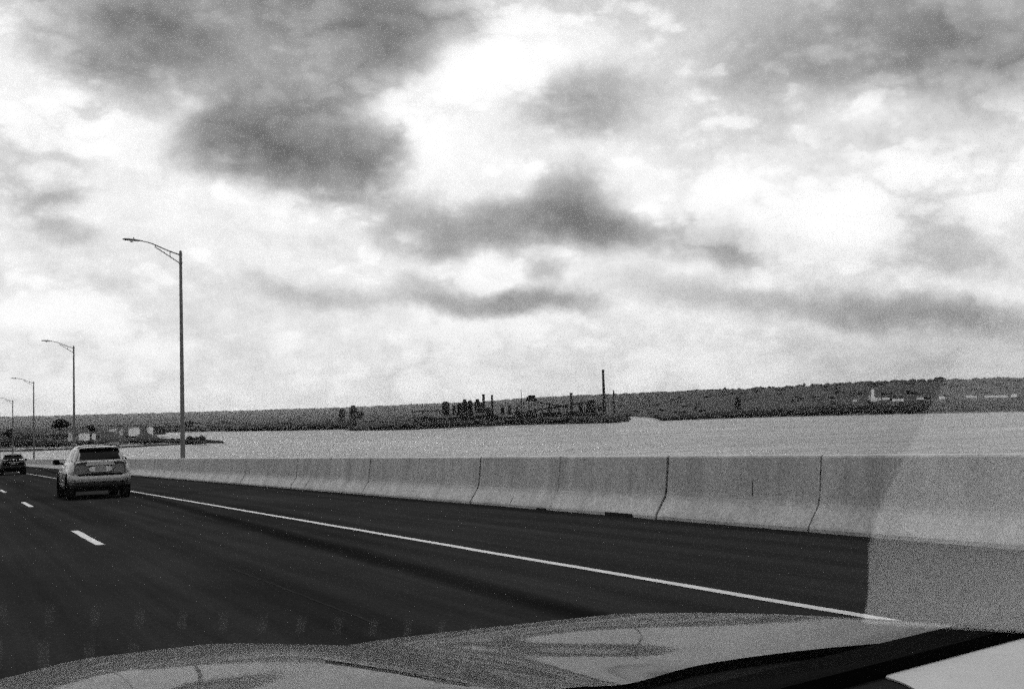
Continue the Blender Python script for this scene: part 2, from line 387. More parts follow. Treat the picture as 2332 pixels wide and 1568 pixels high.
mb.build('joint_filler', m_joint, bar)
for (yy, w, hh) in ((15.05, .78, .055), (17.9, .3, .03)):
    mb = MB(); mb.box(-.03, .05, yy, yy+w, .0, hh, lambda v: Vector((v.x, v.y, v.z-G*v.y))); mb.build('drain_opening', m_joint, bar)
for (yy, z0, z1) in ((12.35, .30, .62), (55.4, .18, .42), (33.1, .05, .3), (19.35, .02, .2)):     # cracks and stains that stand on the face
    mb = MB(); vs = []
    n = 7
    for i in range(n+1):
        z = z0+(z1-z0)*i/n
        xx = None
        for (xa, za), (xb, zb) in zip(prof[:9], prof[1:10]):
            if za <= z <= zb and zb > za: xx = xa+(xb-xa)*(z-za)/(zb-za)
        w = .012*(1-abs(i/n-.4))*(2.5 if yy > 50 else 1); j = random.uniform(-.012, .012)
        vs += [(xx-.003, yy+j-w, z-G*yy), (xx-.003, yy+j+w, z-G*yy)]
    mb.add(vs, [(2*i+1, 2*i, 2*i+2, 2*i+3) for i in range(n)]); mb.build('crack', m_joint, bar)

# ------------------------------------------------------------------ street lamps
def make_lamp():
    r = empty('street_lamp')
    MB().lathe([(.20, -.55), (.20, -.50), (.13, -.48), (.128, 0), (.118, 1.5), (.095, 6), (.070, 11.42), (.072, 11.45), (.02, 11.5)], seg=14).build('pole', m_pole, r, True, 40)
    mb = MB(); mb.box(-.85, .3, -.3, .3, -1.0, -.551); mb.build('bracket', m_conc, r)
    mb = MB(); mb.tube([(-.05, 0, 11.27), (-.5, 0, 11.42), (-.95, 0, 11.60), (-1.24, 0, 11.73), (-1.55, 0, 11.84), (-1.95, 0, 11.91)], [.034, .034, .032, .03, .028, .026]); mb.build('arm', m_pole, r, True)
    mb = MB(); mb.tube([(-.05, 0, 10.85), (-.55, 0, 11.17), (-1.0, 0, 11.47), (-1.26, 0, 11.62)], .026); mb.build('strut', m_pole, r, True)
    mb = MB(); mb.tube([(-.52, 0, 11.14), (-.52, 0, 11.44)], .02); mb.build('spacer', m_pole, r)
    mb = MB(); mb.tube([(-1.26, 0, 11.60), (-1.22, 0, 11.73)], .02); mb.build('spacer', m_pole, r)
    for z in (10.85, 11.27): MB().lathe([(.09, z-.05), (.092, z+.05)], seg=12).build('collar', m_pole, r)
    # cobra head: slim body, flat underside, lens
    rings = [(-1.85, .035, .03), (-1.98, .06, .05), (-2.2, .11, .075), (-2.55, .14, .085), (-2.76, .115, .06), (-2.83, .05, .03)]
    mb = MB(); vs = []
    for x, w, h_ in rings:
        z = 11.90 + (-x-1.85)*.06
        for k in range(10):
            a = 2*pi*k/10; vs.append((x, w*cos(a), z + (h_ if sin(a) > 0 else h_*.55)*sin(a)))
    mb.add(vs, [(i*10+k, (i+1)*10+k, (i+1)*10+(k+1) % 10, i*10+(k+1) % 10) for i in range(len(rings)-1) for k in range(10)] + [tuple(range(9, -1, -1)), tuple(range(50, 60))])
    head = mb.build('luminaire', m_pole, r, True)
    mb = MB(); mb.lathe([(.09, -.05), (.06, -.02), (.0001, 0)][::-1], seg=10, c=(-2.4, 0, 11.88)); mb.build('lens', m_glass, head)
    mb = MB(); mb.lathe([(.03, 0), (.03, .06), (.01, .07)], seg=8, c=(-2.3, 0, 12.0)); mb.build('photocell', m_pole, head)
    return r
def copy_tree(o, parent=None):
    c = o.copy(); col.objects.link(c); c.parent = parent
    for ch in list(o.children): copy_tree(ch, c)
    return c
lamp = make_lamp()
ll = ['tall grey street lamp standing nearest, tallest in the picture', 'second street lamp from the nearest, behind the silver car', 'third street lamp from the nearest, between the two cars', 'fourth street lamp, small and near the left edge', 'fifth and farthest street lamp, cut by the left edge']
LX, LY, LS = 10.76, 59.3, 54.6
for k in range(5):
    o = lamp if k == 0 else copy_tree(lamp)
    y = LY+LS*k; o.location = (LX, y, -G*y); o.rotation_euler = (0, 0, radians((0, 1.5, -1, 2, 0)[k]))
    tag(o, ll[k], 'street lamp', 'street lamps along the barrier')

# ------------------------------------------------------------------ cars ahead
def loft(mb, sections, close=True):
    n = len(sections[0]); vs = [p for s in sections for p in s]
    fs = [(i*n+k, i*n+(k+1), (i+1)*n+(k+1), (i+1)*n+k) for i in range(len(sections)-1) for k in range(n-1)]
    mb.add(vs, fs)
    if close: mb.add(sections[0], [tuple(range(n-1, -1, -1))]); mb.add(sections[-1], [tuple(range(n))])
def make_suv(name, paint, lamp_m, garnish, plate_side, label, chrome_lines):
    r = empty(name, label=label, cat='car', group='cars driving ahead')
    # body: sections along y (0 = tail, 4.55 = nose); half widths at heights
    Z = [.30, .42, .60, .80, .98, 1.13]
    def sec(y, wid, zs):
        half = [(w, y + (.28*max(0, 1.0-z) if y < .2 else 0), z) for w, z in zip(wid, zs)]
        return [Vector((-w, yy, z)) for w, yy, z in half] + [Vector((w, yy, z)) for w, yy, z in reversed(half)]
    S_ = [
     sec(.02, [.62, .70, .78, .76, .74, .66, .40], [.54, .57, .64, .80, .98, 1.10, 1.13]),
     sec(.14, [.72, .80, .865, .855, .82, .745, .60], [.52, .55, .64, .80, .98, 1.13, 1.17]),
     sec(.5, [.78, .86, .895, .89, .87, .80, .70], [.50, .54, .64, .80, .98, 1.14, 1.19]),
     sec(1.4, [.80, .87, .90, .90, .885, .825, .72], [.28, .38, .60, .80, .97, 1.10, 1.16]),
     sec(2.6, [.80, .87, .90, .90, .885, .83, .72], [.28, .38, .60, .80, .96, 1.06, 1.12]),
     sec(3.3, [.80, .87, .90, .895, .88, .82, .66], [.28, .38, .60, .78, .93, 1.02, 1.07]),
     sec(4.1, [.76, .84, .87, .86, .82, .74, .50], [.30, .40, .58, .74, .86, .93, .97]),
     sec(4.5, [.60, .68, .72, .70, .66, .58, .30], [.34, .42, .56, .68, .76, .80, .82])]
    mb = MB(); loft(mb, S_); mb.build('body', paint, r, True, 50); allv, allf = list(mb.v), list(mb.f)
    # greenhouse
    def gs(y, wb, zb, wt, zt): # base half width/height, roof half width/height
        return [Vector((-wb, y, zb)), Vector((-(wb*.45+wt*.55), y, zb*.4+zt*.6)), Vector((-wt, y, zt-.085)), Vector((-wt*.90, y, zt-.03)), Vector((-wt*.5, y, zt+.008)), Vector((wt*.5, y, zt+.008)), Vector((wt*.90, y, zt-.03)), Vector((wt, y, zt-.085)), Vector((wb*.45+wt*.55, y, zb*.4+zt*.6)), Vector((wb, y, zb))]
    A = [gs(.10, .735, 1.12, .70, 1.16), gs(.22, .755, 1.12, .66, 1.34), gs(.42, .775, 1.12, .61, 1.565), gs(.9, .79, 1.10, .605, 1.615), gs(1.8, .80, 1.06, .60, 1.63), gs(2.5, .80, 1.03, .575, 1.59), gs(2.75, .80, 1.02, .60, 1.47), gs(3.35, .78, 1.0, .72, 1.06)]
    mb = MB(); loft(mb, A); mb.build('cabin', paint, r, True, 40); allf += [tuple(i+len(allv) for i in f) for f in mb.f]; allv += mb.v
    bvh = BVHTree.FromPolygons([Vector(v) for v in allv], allf)
    def patch(name, q, m, off=.006, nu=10, nv=5, par=None):     # a panel lying on the tail: corners (x, z) bottom-left, bottom-right, top-right, top-left
        mb = MB(); vs = []
        for j in range(nv+1):
            for i in range(nu+1):
                u, v = i/nu, j/nv
                x = (q[0][0]*(1-u)+q[1][0]*u)*(1-v)+(q[3][0]*(1-u)+q[2][0]*u)*v; z = (q[0][1]*(1-u)+q[1][1]*u)*(1-v)+(q[3][1]*(1-u)+q[2][1]*u)*v
                hit = bvh.ray_cast(Vector((x, -1, z)), Vector((0, 1, 0)))[0]
                vs.append(Vector((x, (hit.y if hit else .4)-off, z)))
        n_ = len(vs); k_ = nu+1; fs = [(j*k_+i, j*k_+i+1, (j+1)*k_+i+1, (j+1)*k_+i) for j in range(nv) for i in range(nu)]
        rim_ = [i for i in range(nu)] + [j*k_+nu for j in range(nv)] + [nv*k_+i for i in range(nu, 0, -1)] + [j*k_ for j in range(nv, 0, -1)]
        vs += [vs[i]+Vector((0, off+.03, 0)) for i in rim_]; L_ = len(rim_)
        fs += [(rim_[(i+1) % L_], rim_[i], n_+i, n_+(i+1) % L_) for i in range(L_)]
        mb.add(vs, fs); return mb.build(name, m, par or r, True, 35)
    def grid(name, corners, nu, nv, fn, m, par=r, sm=True):
        mb = MB(); vs = []
        for j in range(nv+1):
            for i in range(nu+1):
                vs.append(fn(i/nu, j/nv))
        mb.add(vs, [(j*(nu+1)+i, j*(nu+1)+i+1, (j+1)*(nu+1)+i+1, (j+1)*(nu+1)+i) for j in range(nv) for i in range(nu)])
        return mb.build(name, m, par, sm)
    rs = patch('rear_window', [(-.67, 1.175), (.67, 1.175), (.55, 1.505), (-.55, 1.505)], m_glass, .008, 12, 8)
    mb = MB(); mb.tube([(-.02, .05, 1.19), (.3, .09, 1.22), (.52, .13, 1.25)], .011, 6); mb.build('wiper', m_black, rs)
    # roof spoiler
    mb = MB(); sp = []
    for x in (-.57, -.5, -.25, 0, .25, .5, .57):
        c_ = 1-abs(x)/.57; e = .05*(1-min(1, c_*4)); z = 1.50+.022*min(1, c_*3)
        sp.append([Vector((x, .25+e, z)), Vector((x, .245+e, z+.03)), Vector((x, .40, z+.052)), Vector((x, .52, z+.045)), Vector((x, .52, z+.0)), Vector((x, .25+e, z))])
    loft(mb, sp, False); sp_o = mb.build('spoiler', paint, r, True, 40)
    mb = MB(); mb.tube([(-.60, .43, 1.548), (-.5, .40, 1.585), (-.25, .385, 1.60), (.25, .385, 1.60), (.5, .40, 1.585), (.60, .43, 1.548)], .014, 6); mb.build('roof_gap', m_under, r)
    mb = MB(); mb.box(-.13, .13, .238, .25, 1.512, 1.522); mb.build('brake_light', lamp_m, sp_o)
    for s in (-1, 1):
        q = [(-.85, 1.03), (-.43, .995), (-.37, 1.15), (-.79, 1.165)]
        if s > 0: q = [(.43, .995), (.85, 1.03), (.79, 1.165), (.37, 1.15)]
        tl = patch('tail_light', q, lamp_m, .010, 10, 4)
        q = [(-.66, 1.012), (-.47, 1.005), (-.47, 1.028), (-.66, 1.035)]
        if s > 0: q = [(.47, 1.005), (.66, 1.012), (.66, 1.035), (.47, 1.028)]
        patch('reversing_lens', q, m_plate, .014, 4, 1, tl)
    patch('tailgate_panel', [(-.42, 1.0), (.42, 1.0), (.36, 1.155), (-.36, 1.155)], garnish, .008)
    for s in (-1, 1): patch('tailgate_seam', [(s*.70-.006, .77), (s*.70+.006, .77), (s*.70+.006, .99), (s*.70-.006, .99)], m_under, .003, 1, 4)
    # plate recess, plate, handle strip
    mb = MB(); n = 14; vs = [(.33*(abs(cos(a))**.6*(1 if cos(a) > 0 else -1)), -.014, .90+.085*(abs(sin(a))**.7*(1 if sin(a) > 0 else -1))) for a in [2*pi*k/n for k in range(n)]]
    mb.add(vs + [(x, .08, z) for x, _, z in vs], [tuple(range(n))] + [((k+1) % n, k, n+k, n+(k+1) % n) for k in range(n)]); rec = mb.build('plate_recess', plate_side, r)
    mb = MB(); mb.box(-.155, .155, -.024, -.0145, .835, .965); mb.build('number_plate', m_plate, rec)
    mb = MB(); mb.box(-.36, .36, -.03, .02, .99, 1.008); mb.build('handle_strip', m_black if not chrome_lines else m_chrome, r)
    if chrome_lines:
        mb = MB(); mb.tube([(-.70, .09, 1.168), (-.4, .05, 1.172), (0, .03, 1.175), (.4, .05, 1.172), (.70, .09, 1.168)], .011, 6); mb.build('chrome_strip', m_chrome, r)
        for s in (-1, 1): mb = MB(); mb.tube([(s*.25, -.02, .985), (s*.7, .05, .985)], .009, 6); mb.build('chrome_strip', m_chrome, r)
    # dark gap over the bumper, bumper and lower valance
    mb = MB(); mb.box(-.62, .62, -.018, .1, .70, .765); mb.build('tailgate_gap', m_under, r)
    bs = []
    for x, y_ in ((-.90, .45), (-.895, .22), (-.82, .05), (-.60, -.035), (-.3, -.062), (0, -.068), (.3, -.062), (.60, -.035), (.82, .05), (.895, .22), (.90, .45)):
        k = 1 if abs(x) < .7 else 0; zt = .715 if k else .765
        bs.append([Vector((x, y_+.08, zt)), Vector((x, y_, zt-.02)), Vector((x*1.005, y_-.018, .62)), Vector((x*1.0, y_, .53)), Vector((x*.985, y_+.05, .50)), Vector((x*.97, y_+.12, .52)), Vector((x*.97, y_+.12, .70)), Vector((x, y_+.08, zt))])
    mb = MB(); loft(mb, bs, False); bump = mb.build('bumper', paint, r, True, 45)
    vl = [[Vector((p[0].x*.985, p[0].y-.02, .495)), Vector((p[0].x*.98, p[0].y-.045, .465)), Vector((p[0].x*.97, p[0].y-.03, .41)), Vector((p[0].x*.95, p[0].y+.05, .36)), Vector((p[0].x*.95, p[0].y+.1, .48)), Vector((p[0].x*.985, p[0].y-.02, .495))] for p in bs]
    mb = MB(); loft(mb, vl, False); mb.build('valance', m_dark if paint is m_dark else mat_valance, r, True, 45)
    for s in (-1, 1): mb = MB(); mb.box(s*.72-.06, s*.72+.06, -.005, .03, .565, .60); mb.build('reflector', lamp_m, bump)
    # underbody, exhaust, side parts
    mb = MB(); mb.box(-.66, .66, .25, 4.2, .24, .42); mb.build('underbody', m_under, r)
    mb = MB(); mb.tube([(.45, .02, .33), (.45, .5, .33)], .04, 10); mb.build('exhaust', m_under, r)
    for s in (-1, 1):
        # side windows along the cabin, split by pillars
        for (ya_, yb_, yc_, yd_) in ((.50, 1.00, .62, 1.00), (1.08, 1.98, 1.08, 1.92), (2.06, 3.05, 2.02, 2.55)):
            def side(y, v):
                # interpolate A sections
                for a, c in zip(A[:-1], A[1:]):
                    if a[0].y <= y <= c[0].y:
                        t_ = (y-a[0].y)/(c[0].y-a[0].y); b0 = a[0].lerp(c[0], t_); m0 = a[1].lerp(c[1], t_); t0 = a[2].lerp(c[2], t_)
                        break
                p = b0.lerp(m0, v/.55) if v < .55 else m0.lerp(t0, (v-.55)/.45)
                return Vector((-s*(p.x-.012), y, p.z))
            w = grid('side_window', None, 6, 4, lambda u, v: side((ya_+(yb_-ya_)*u)*(1-v)+(yc_+(yd_-yc_)*u)*v, .08+.84*v), m_glass)
        mb = MB(); mb.tube([(s*.60, .55, 1.60), (s*.615, .75, 1.665), (s*.61, 1.9, 1.675), (s*.585, 2.4, 1.625)], .018, 6); mb.build('roof_rail', m_pole, r, True)
        # mirror
        mb = MB(); vs = []
        for (dx, w) in ((.0, .5), (.04, .95), (.16, 1), (.2, .6)):
            for k in range(8):
                a = 2*pi*k/8; vs.append((s*(.92+dx), 2.72+.06*w*cos(a), 1.13+.085*w*sin(a)))
        mb.add(vs, [(i*8+k, i*8+(k+1) % 8, (i+1)*8+(k+1) % 8, (i+1)*8+k) for i in range(3) for k in range(8)] + [tuple(range(8)), tuple(range(24, 32))])
        mb.tube([(s*.78, 2.72, 1.06), (s*.93, 2.72, 1.10)], .03, 6); mb.build('door_mirror', m_black, r, True)
        for z in (.93,): 
            for yy in (1.25, 2.15): mb = MB(); mb.box(s*.893-.02, s*.893+.02, yy, yy+.2, z, z+.025); mb.build('door_handle', paint, r)
        mb = MB(); mb.box(s*.90-.012, s*.90+.012, 1.15, 3.05, .42, .47); mb.build('side_moulding', m_pole, r)
        for yw in (.78, 3.50):
            mb = MB(); mb.lathe([(.40, -.02), (.41, .0), (.40, .012), (.34, .012), (.33, -.02)], 'x', 28, (s*.895, yw, .38)); mb.build('wheel_arch', m_under, r)
            wh = empty('wheel'); wh.parent = r; 
            mb = MB(); mb.lathe([(.20, -.11), (.30, -.125), (.345, -.115), (.365, -.08), (.368, 0), (.365, .08), (.345, .115), (.30, .125), (.20, .11)], 'x', 28, (s*.775, yw, .368)); mb.build('tyre', m_rubber, wh, True, 40)
            mb = MB(); mb.lathe([(.23, .09), (.225, .118), (.20, .10), (.06, .09), (.05, .12), (.01, .125)] if s > 0 else [(.01, -.125), (.05, -.12), (.06, -.09), (.20, -.10), (.225, -.118), (.23, -.09)], 'x', 20, (s*.775, yw, .368)); rim = mb.build('rim', m_rim, wh, True, 30)
            mb = MB()
            for k in range(5):
                a = 2*pi*k/5; c_, s_ = cos(a), sin(a)
                mb.add([(s*(.775+.105), yw+.05*c_-.03*s_, .368+.05*s_+.03*c_), (s*(.775+.105), yw+.05*c_+.03*s_, .368+.05*s_-.03*c_), (s*(.775+.118), yw+.21*c_+.03*s_, .368+.21*s_-.03*c_), (s*(.775+.118), yw+.21*c_-.03*s_, .368+.21*s_+.03*c_)], [(0, 1, 2, 3)])
            mb.build('spoke', m_rim, wh)
    return r
mat_valance = mat('grey_valance', .025, .5, spec=.3)
suv = make_suv('car', m_silver, m_lamp, m_reflector, m_reflector, 'silver sport utility car driving ahead in the right lane', False)
K = .965; suv.scale = (K, K, K)
suv.location = shear((4.02, 35.0, 0)); suv.rotation_euler = (-math.atan(G), 0, 0)
suv2 = make_suv('car', m_dark, m_lamp, m_dark, m_dark, 'black sport utility car farther ahead, cut by the left edge', True)
suv2.scale = (.97, .97, .94)
suv2.location = shear((4.43, 91.2, 0)); suv2.rotation_euler = (-math.atan(G), 0, 0)

# ------------------------------------------------------------------ own car: bonnet, cowl, windscreen, dashboard
own = empty('car', (.37, .9, 0), 0, 'grey car the picture is taken from: bonnet, windscreen and black dashboard', 'car')
inv = Vector((-.37, -.9, 0))
def own_build(mb, *a, **k):
    mb.v = [tuple(Vector(v)+inv) for v in mb.v]; return mb.build(*a, **k)
def sm(a, b_, x):
    t_ = min(1, max(0, (x-a)/(b_-a))); return t_*t_*(3-2*t_)
def clip(x, a, b_): return min(b_, max(a, x))
def hood_z(x, y):
    u = x-.37; s = abs(u); t_ = clip((y-1.18)/1.75, 0, 1)
    z = .985-.13*t_-.12*t_**2-.34*clip((t_-.72)/.28, 0, 1)**2.2
    b_ = .026*(1-sm(.10, .30, s))*(1-.3*sm(.1, .75, t_))
    f = (-.006-.014*t_)*sm(.30, .58, s) - .014*math.exp(-((s-.40)/.09)**2)
    z += b_+f-.42*clip((s-(.98 if u > 0 else .76))/.2, 0, 1.2)**2.4-(.03*u*u if u < 0 else 0)
    z -= .011*math.exp(-((x-.93)/.17)**2-((y-1.72)/.34)**2) + .009*math.exp(-((x-.20)/.22)**2-((y-1.55)/.22)**2)     # soft hollows pressed into the panel
    z -= .35*clip((t_-(.80-.32*clip(s-.35, 0, 1)))/.4, 0, 1)**2
    return z
m_hood = mat('grey_car_paint', .024, .5, metal=.0, spec=.2, coat=.42)
m_hood.node_tree.nodes['Principled BSDF'].inputs['Coat Roughness'].default_value = .04
nx, ny = 120, 110; x0, x1, yA, yB = -.50, 1.54, 1.16, 2.93
mb = MB()
def rear_edge(x): return 1.265 - .88*(x-.9)**2
mb.add([(x0+(x1-x0)*i/nx, (lambda e: e+(yB-e)*j/ny)(rear_edge(x0+(x1-x0)*i/nx)), 0) for j in range(ny+1) for i in range(nx+1)],
       [(j*(nx+1)+i, j*(nx+1)+i+1, (j+1)*(nx+1)+i+1, (j+1)*(nx+1)+i) for j in range(ny) for i in range(nx)])
mb.v = [(x, y, hood_z(x, y)) for x, y, z in mb.v]
bon = BVHTree.FromPolygons([Vector(v) for v in mb.v], mb.f)
bonnet = own_build(mb, 'bonnet', m_hood, own, True)
def shut_line(px, w):             # dark gap between bonnet, wing and headlamp, lying on the panel
    mb = MB(); P_ = []
    for (xa, ya_), (xb, yb_) in zip(px[:-1], px[1:]):
        for k in range(8):
            h_ = bon.ray_cast(EYE, ray(xa+(xb-xa)*k/8, ya_+(yb_-ya_)*k/8))[0]
            if h_: P_.append(h_)
    vs = []
    for i, p in enumerate(P_):
        d = (P_[min(i+1, len(P_)-1)]-P_[max(i-1, 0)]); d.z = 0; d.normalize(); q = Vector((d.y, -d.x, 0))*w
        vs += [(p-q) + Vector((0, 0, hood_z((p-q).x, (p-q).y)-p.z+.0015)), (p+q) + Vector((0, 0, hood_z((p+q).x, (p+q).y)-p.z+.0015))]
    mb.add(vs, [(2*i, 2*i+1, 2*i+3, 2*i+2) for i in range(len(P_)-1)]); mb.v = [tuple(Vector(v)+inv) for v in mb.v]; mb.build('shut_line', m_black, own)
shut_line([(740, 1505), (820, 1517), (898, 1529), (990, 1545), (1080, 1562)], .003)
mb = MB()      # body below the bonnet
mb.box(-.46, 1.20, 1.2, 2.75, .35, .60); mb.box(-.50, 1.24, -1.6, 1.2, .30, .70); own_build(mb, 'lower_body', m_hood, own)
# cowl panel with wiper trough
mb = MB(); vs = []; n = 40
for i in range(n+1):
    x = -.46+1.98*i/n; e = rear_edge(x)
    q = min(e-.03, .94); vs += [(x, e+.012, hood_z(x, e)-.014), (x, e-.004, hood_z(x, e)-.012), (x, (e+q)/2, .985), (x, q, .99), (x, min(q-.01, .90), 1.02)]
mb.add(vs, [(i*5+k, (i+1)*5+k, (i+1)*5+k+1, i*5+k+1) for i in range(n) for k in range(4)]); own_build(mb, 'cowl', m_black, own, True)
# windscreen
RK = radians(30); GY, GZ = .872, 1.058
def glass(x, s): return Vector((x, GY-s*cos(RK), GZ+s*sin(RK)))
mb = MB(); mb.add([glass(-.40, -.02), glass(1.22, -.02), glass(1.04, .90), glass(-.26, .90)], [(0, 3, 2, 1)])
own_build(mb, 'windscreen', m_screen, own)
# dashboard: flat top ending in a low lip, black defroster recess beyond it
def lip(x): return .83+.184*(x-.744)
xs = [-.42+1.66*i/30 for i in range(31)]
def dash_strip(name, pr, m):      # pr: (distance from the lip, z)
    mb = MB(); k = len(pr)
    mb.add([(x, lip(x)+d, z) for x in xs for (d, z) in pr], [(i*k+j, i*k+j+1, (i+1)*k+j+1, (i+1)*k+j) for i in range(30) for j in range(k-1)])
    return own_build(mb, name, m, own)
dash_strip('dashboard', [(-.002, 1.0450), (-.40, 1.0455), (-.50, 1.040), (-.54, 1.0), (-.56, .80), (-.50, .5)], m_dash)
dash_strip('dashboard_lip', [(-.0015, 1.044), (-.0005, 1.0595), (.006, 1.0605), (.010, 1.057), (.012, 1.036)], m_dashblack)
rec = dash_strip('defroster_recess', [(.0125, 1.034), (.03, 1.030), (.09, 1.030), (.13, 1.034), (.20, 1.0)], m_dashblack)
for x in [-.35+.0292*i for i in range(26)]:
    mb = MB(); y = lip(x)+.018; mb.box(x, x+.006, y, y+.024, 1.0285, 1.036); own_build(mb, 'defroster_fin', m_dashfin, own)
    mb = MB(); y = lip(x)+.056; mb.box(x-.003, x+.004, y, y+.026, 1.0285, 1.036); own_build(mb, 'defroster_fin', m_dashfin, own)
# pillars, roof, doors, seats' backs: the cabin around the lens
def quadtube(pts, w, m, name):
    mb = MB(); mb.tube(pts, w, 10); own_build(mb, name, m, own, True)
quadtube([(1.31, .93, 1.0), (1.26, .80, 1.10), (1.08, .12, 1.50), (1.02, -.1, 1.56)], .04, m_black, 'roof_pillar')
quadtube([(-.475, .93, 1.0), (-.45, .80, 1.10), (-.32, .12, 1.50), (-.30, -.1, 1.56)], .04, m_black, 'roof_pillar')
mb = MB(); vs = []
for j, (y, z) in enumerate([(.125, 1.505), (.0, 1.56), (-.3, 1.60), (-1.0, 1.61), (-1.6, 1.56)]):
    for i in range(9):
        u = -1+i/4; vs.append((.36+.70*u, y, z-.05*abs(u)**3))
mb.add(vs, [(j*9+i, j*9+i+1, (j+1)*9+i+1, (j+1)*9+i) for j in range(4) for i in range(8)])
mb.add([(x, y, z+.03) for x, y, z in vs], [(j*9+i, (j+1)*9+i, (j+1)*9+i+1, j*9+i+1) for j in range(4) for i in range(8)]); own_build(mb, 'roof', m_hood, own)
for s in (-1, 1):
    mb = MB(); xx = .37+s*.86; mb.box(xx-.03, xx+.03, -1.5, .9, .45, 1.0); own_build(mb, 'door', m_hood, own)

# pale sheet lying on the dashboard, its mirror image veils the right of the windscreen
ol = [(.83, .36), (.815, .44), (.804, .498), (.793, .54), (.782, .606), (.776, .652), (.770, .699), (.775, .743), (.786, .77), (.797, .795), (.803, .815), (.805, .834), (.812, .8395), (1.0, .8745), (1.19, .9095), (1.19, .46), (1.17, .44)]
mb = MB(); n = len(ol); zt = 1.0475
mb.add([(x, y, zt) for x, y in ol] + [(x, y, 1.0458) for x, y in ol], [tuple(range(n-1, -1, -1)), tuple(range(n, 2*n))] + [(i, (i+1) % n, n+(i+1) % n, n+i) for i in range(n)])
tag(mb.build('paper_sheet', m_paper), 'pale paper sheet lying on the black dashboard, lower right corner', 'paper')

# ------------------------------------------------------------------ far land
def interp(tab, x):
    if x <= tab[0][0]: return tab[0][1]
    for (a, va), (b_, vb) in zip(tab[:-1], tab[1:]):
        if x <= b_: return va+(vb-va)*(x-a)/(b_-a)
    return tab[-1][1]
def dist_w(x, y):
    p = on_z(x, y, ZW); return math.hypot(p.x, p.y)
shore_px = [(-500, 1000), (300, 986), (500, 982), (632, 980.4), (790, 977), (797, 980.5), (872, 979), (933, 978), (1173, 967), (1401, 962.5), (1433, 959), (1434, 948), (1487, 951.5), (1509, 957.7), (1793, 948), (1959, 944.5), (2332, 936.3), (2700, 925)]
SH = [(azim(x), dist_w(x, y)) for x, y in shore_px]
RD = [(azim(x), d) for x, d in ((-500, 16800), (0, 16500), (600, 15000), (900, 13000), (1150, 10500), (1350, 7600), (1500, 5200), (1700, 3500), (2000, 2800), (2332, 2600), (2800, 2600))]
RP = [(-500, 965), (0, 950), (250, 944), (500, 937), (760, 929), (930, 922), (1090, 916), (1180, 908), (1260, 904), (1340, 900), (1500, 893), (1700, 886), (1830, 879), (1960, 873), (2140, 867), (2332, 863), (2700, 851)]
RZ = [(azim(x), at(x, y, interp(RD, azim(x))).z) for x, y in RP]
rnd = random.Random(3)
from mathutils import noise as mn
def land_z(a, D):
    Ds, Dr, zr = interp(SH, a), interp(RD, a), interp(RZ, a)
    if D < Ds: return ZW - min(3, (Ds-D)*.15)
    z = ZW + min(2.0, (D-Ds)*.15)
    t_ = (D-Ds)/(Dr-Ds)
    if t_ <= 1: z += (zr-ZW-2)*(.35*t_+.65*sm(.25, 1, t_))*1.0
    else: z = zr - (D-Dr)*.02
    return z
az0, az1, na, nd = azim(-480), azim(2690), 900, 70
mb = MB(); vs = []
for i in range(na+1):
    a = az0+(az1-az0)*i/na; Ds, Dr = interp(SH, a), interp(RD, a)
    for j in range(nd+1):
        q = j/nd
        if j == 0: D = Ds-25
        else: D = Ds + (Dr*1.12-Ds)*((j-1)/(nd-1))**1.35
        z = land_z(a, D)
        if D > Ds+40:
            x_, y_ = D*sin(a), D*cos(a)
            z += 1.2*mn.noise((x_*.013, y_*.013, 1))*min(1, (D-Ds)/600) + rnd.uniform(-1, 1)*.45*min(1, (D-Ds)/500)*max(1, D/4000)
        vs.append((D*sin(a), D*cos(a), z))
mb.add(vs, [(i*(nd+1)+j, (i+1)*(nd+1)+j, (i+1)*(nd+1)+j+1, i*(nd+1)+j+1) for i in range(na) for j in range(nd)])
tag(mb.build('hills', m_hill, None, True), kind='structure')

# near headland on the left
hp = [(-400, 1035), (-100, 1024.5), (0, 1021), (100, 1018), (157, 1016), (246, 1009), (414, 1008), (517, 1008.6), (485, 1004.5), (400, 1003), (372, 1000), (352, 987), (200, 988), (-400, 1000)]
poly = [on_z(x, y, ZW) for x, y in hp]
mb = MB(); n = len(poly); cen = sum(poly, Vector())/n
top = [p + (cen-p).normalized()*9 + Vector((0, 0, 1.8)) for p in poly]
mb.add([(p.x, p.y, ZW-1.5) for p in poly] + [tuple(p) for p in top], [(i, (i+1) % n, n+(i+1) % n, n+i) for i in range(n)] + [tuple(range(n, 2*n))])
tag(mb.build('headland', m_bank), kind='structure')
LZ = ZW+1.8
# pale track on the headland
def ribbon(name, px, z, w, m):
    pts = [on_z(x, y, z) for x, y in px]; mb = MB(); vs = []
    for i, p in enumerate(pts):
        d = Vector((p.x, p.y, 0)).normalized(); vs += [tuple(p-d*w), tuple(p+d*w)]
    mb.add(vs, [(2*i, 2*i+2, 2*i+3, 2*i+1) for i in range(len(pts)-1)]); return tag(mb.build(name, m), kind='structure')
ribbon('path', [(20, 1007), (60, 1006), (110, 1004), (160, 1003), (215, 1002)], LZ+.05, 11, m_sand)

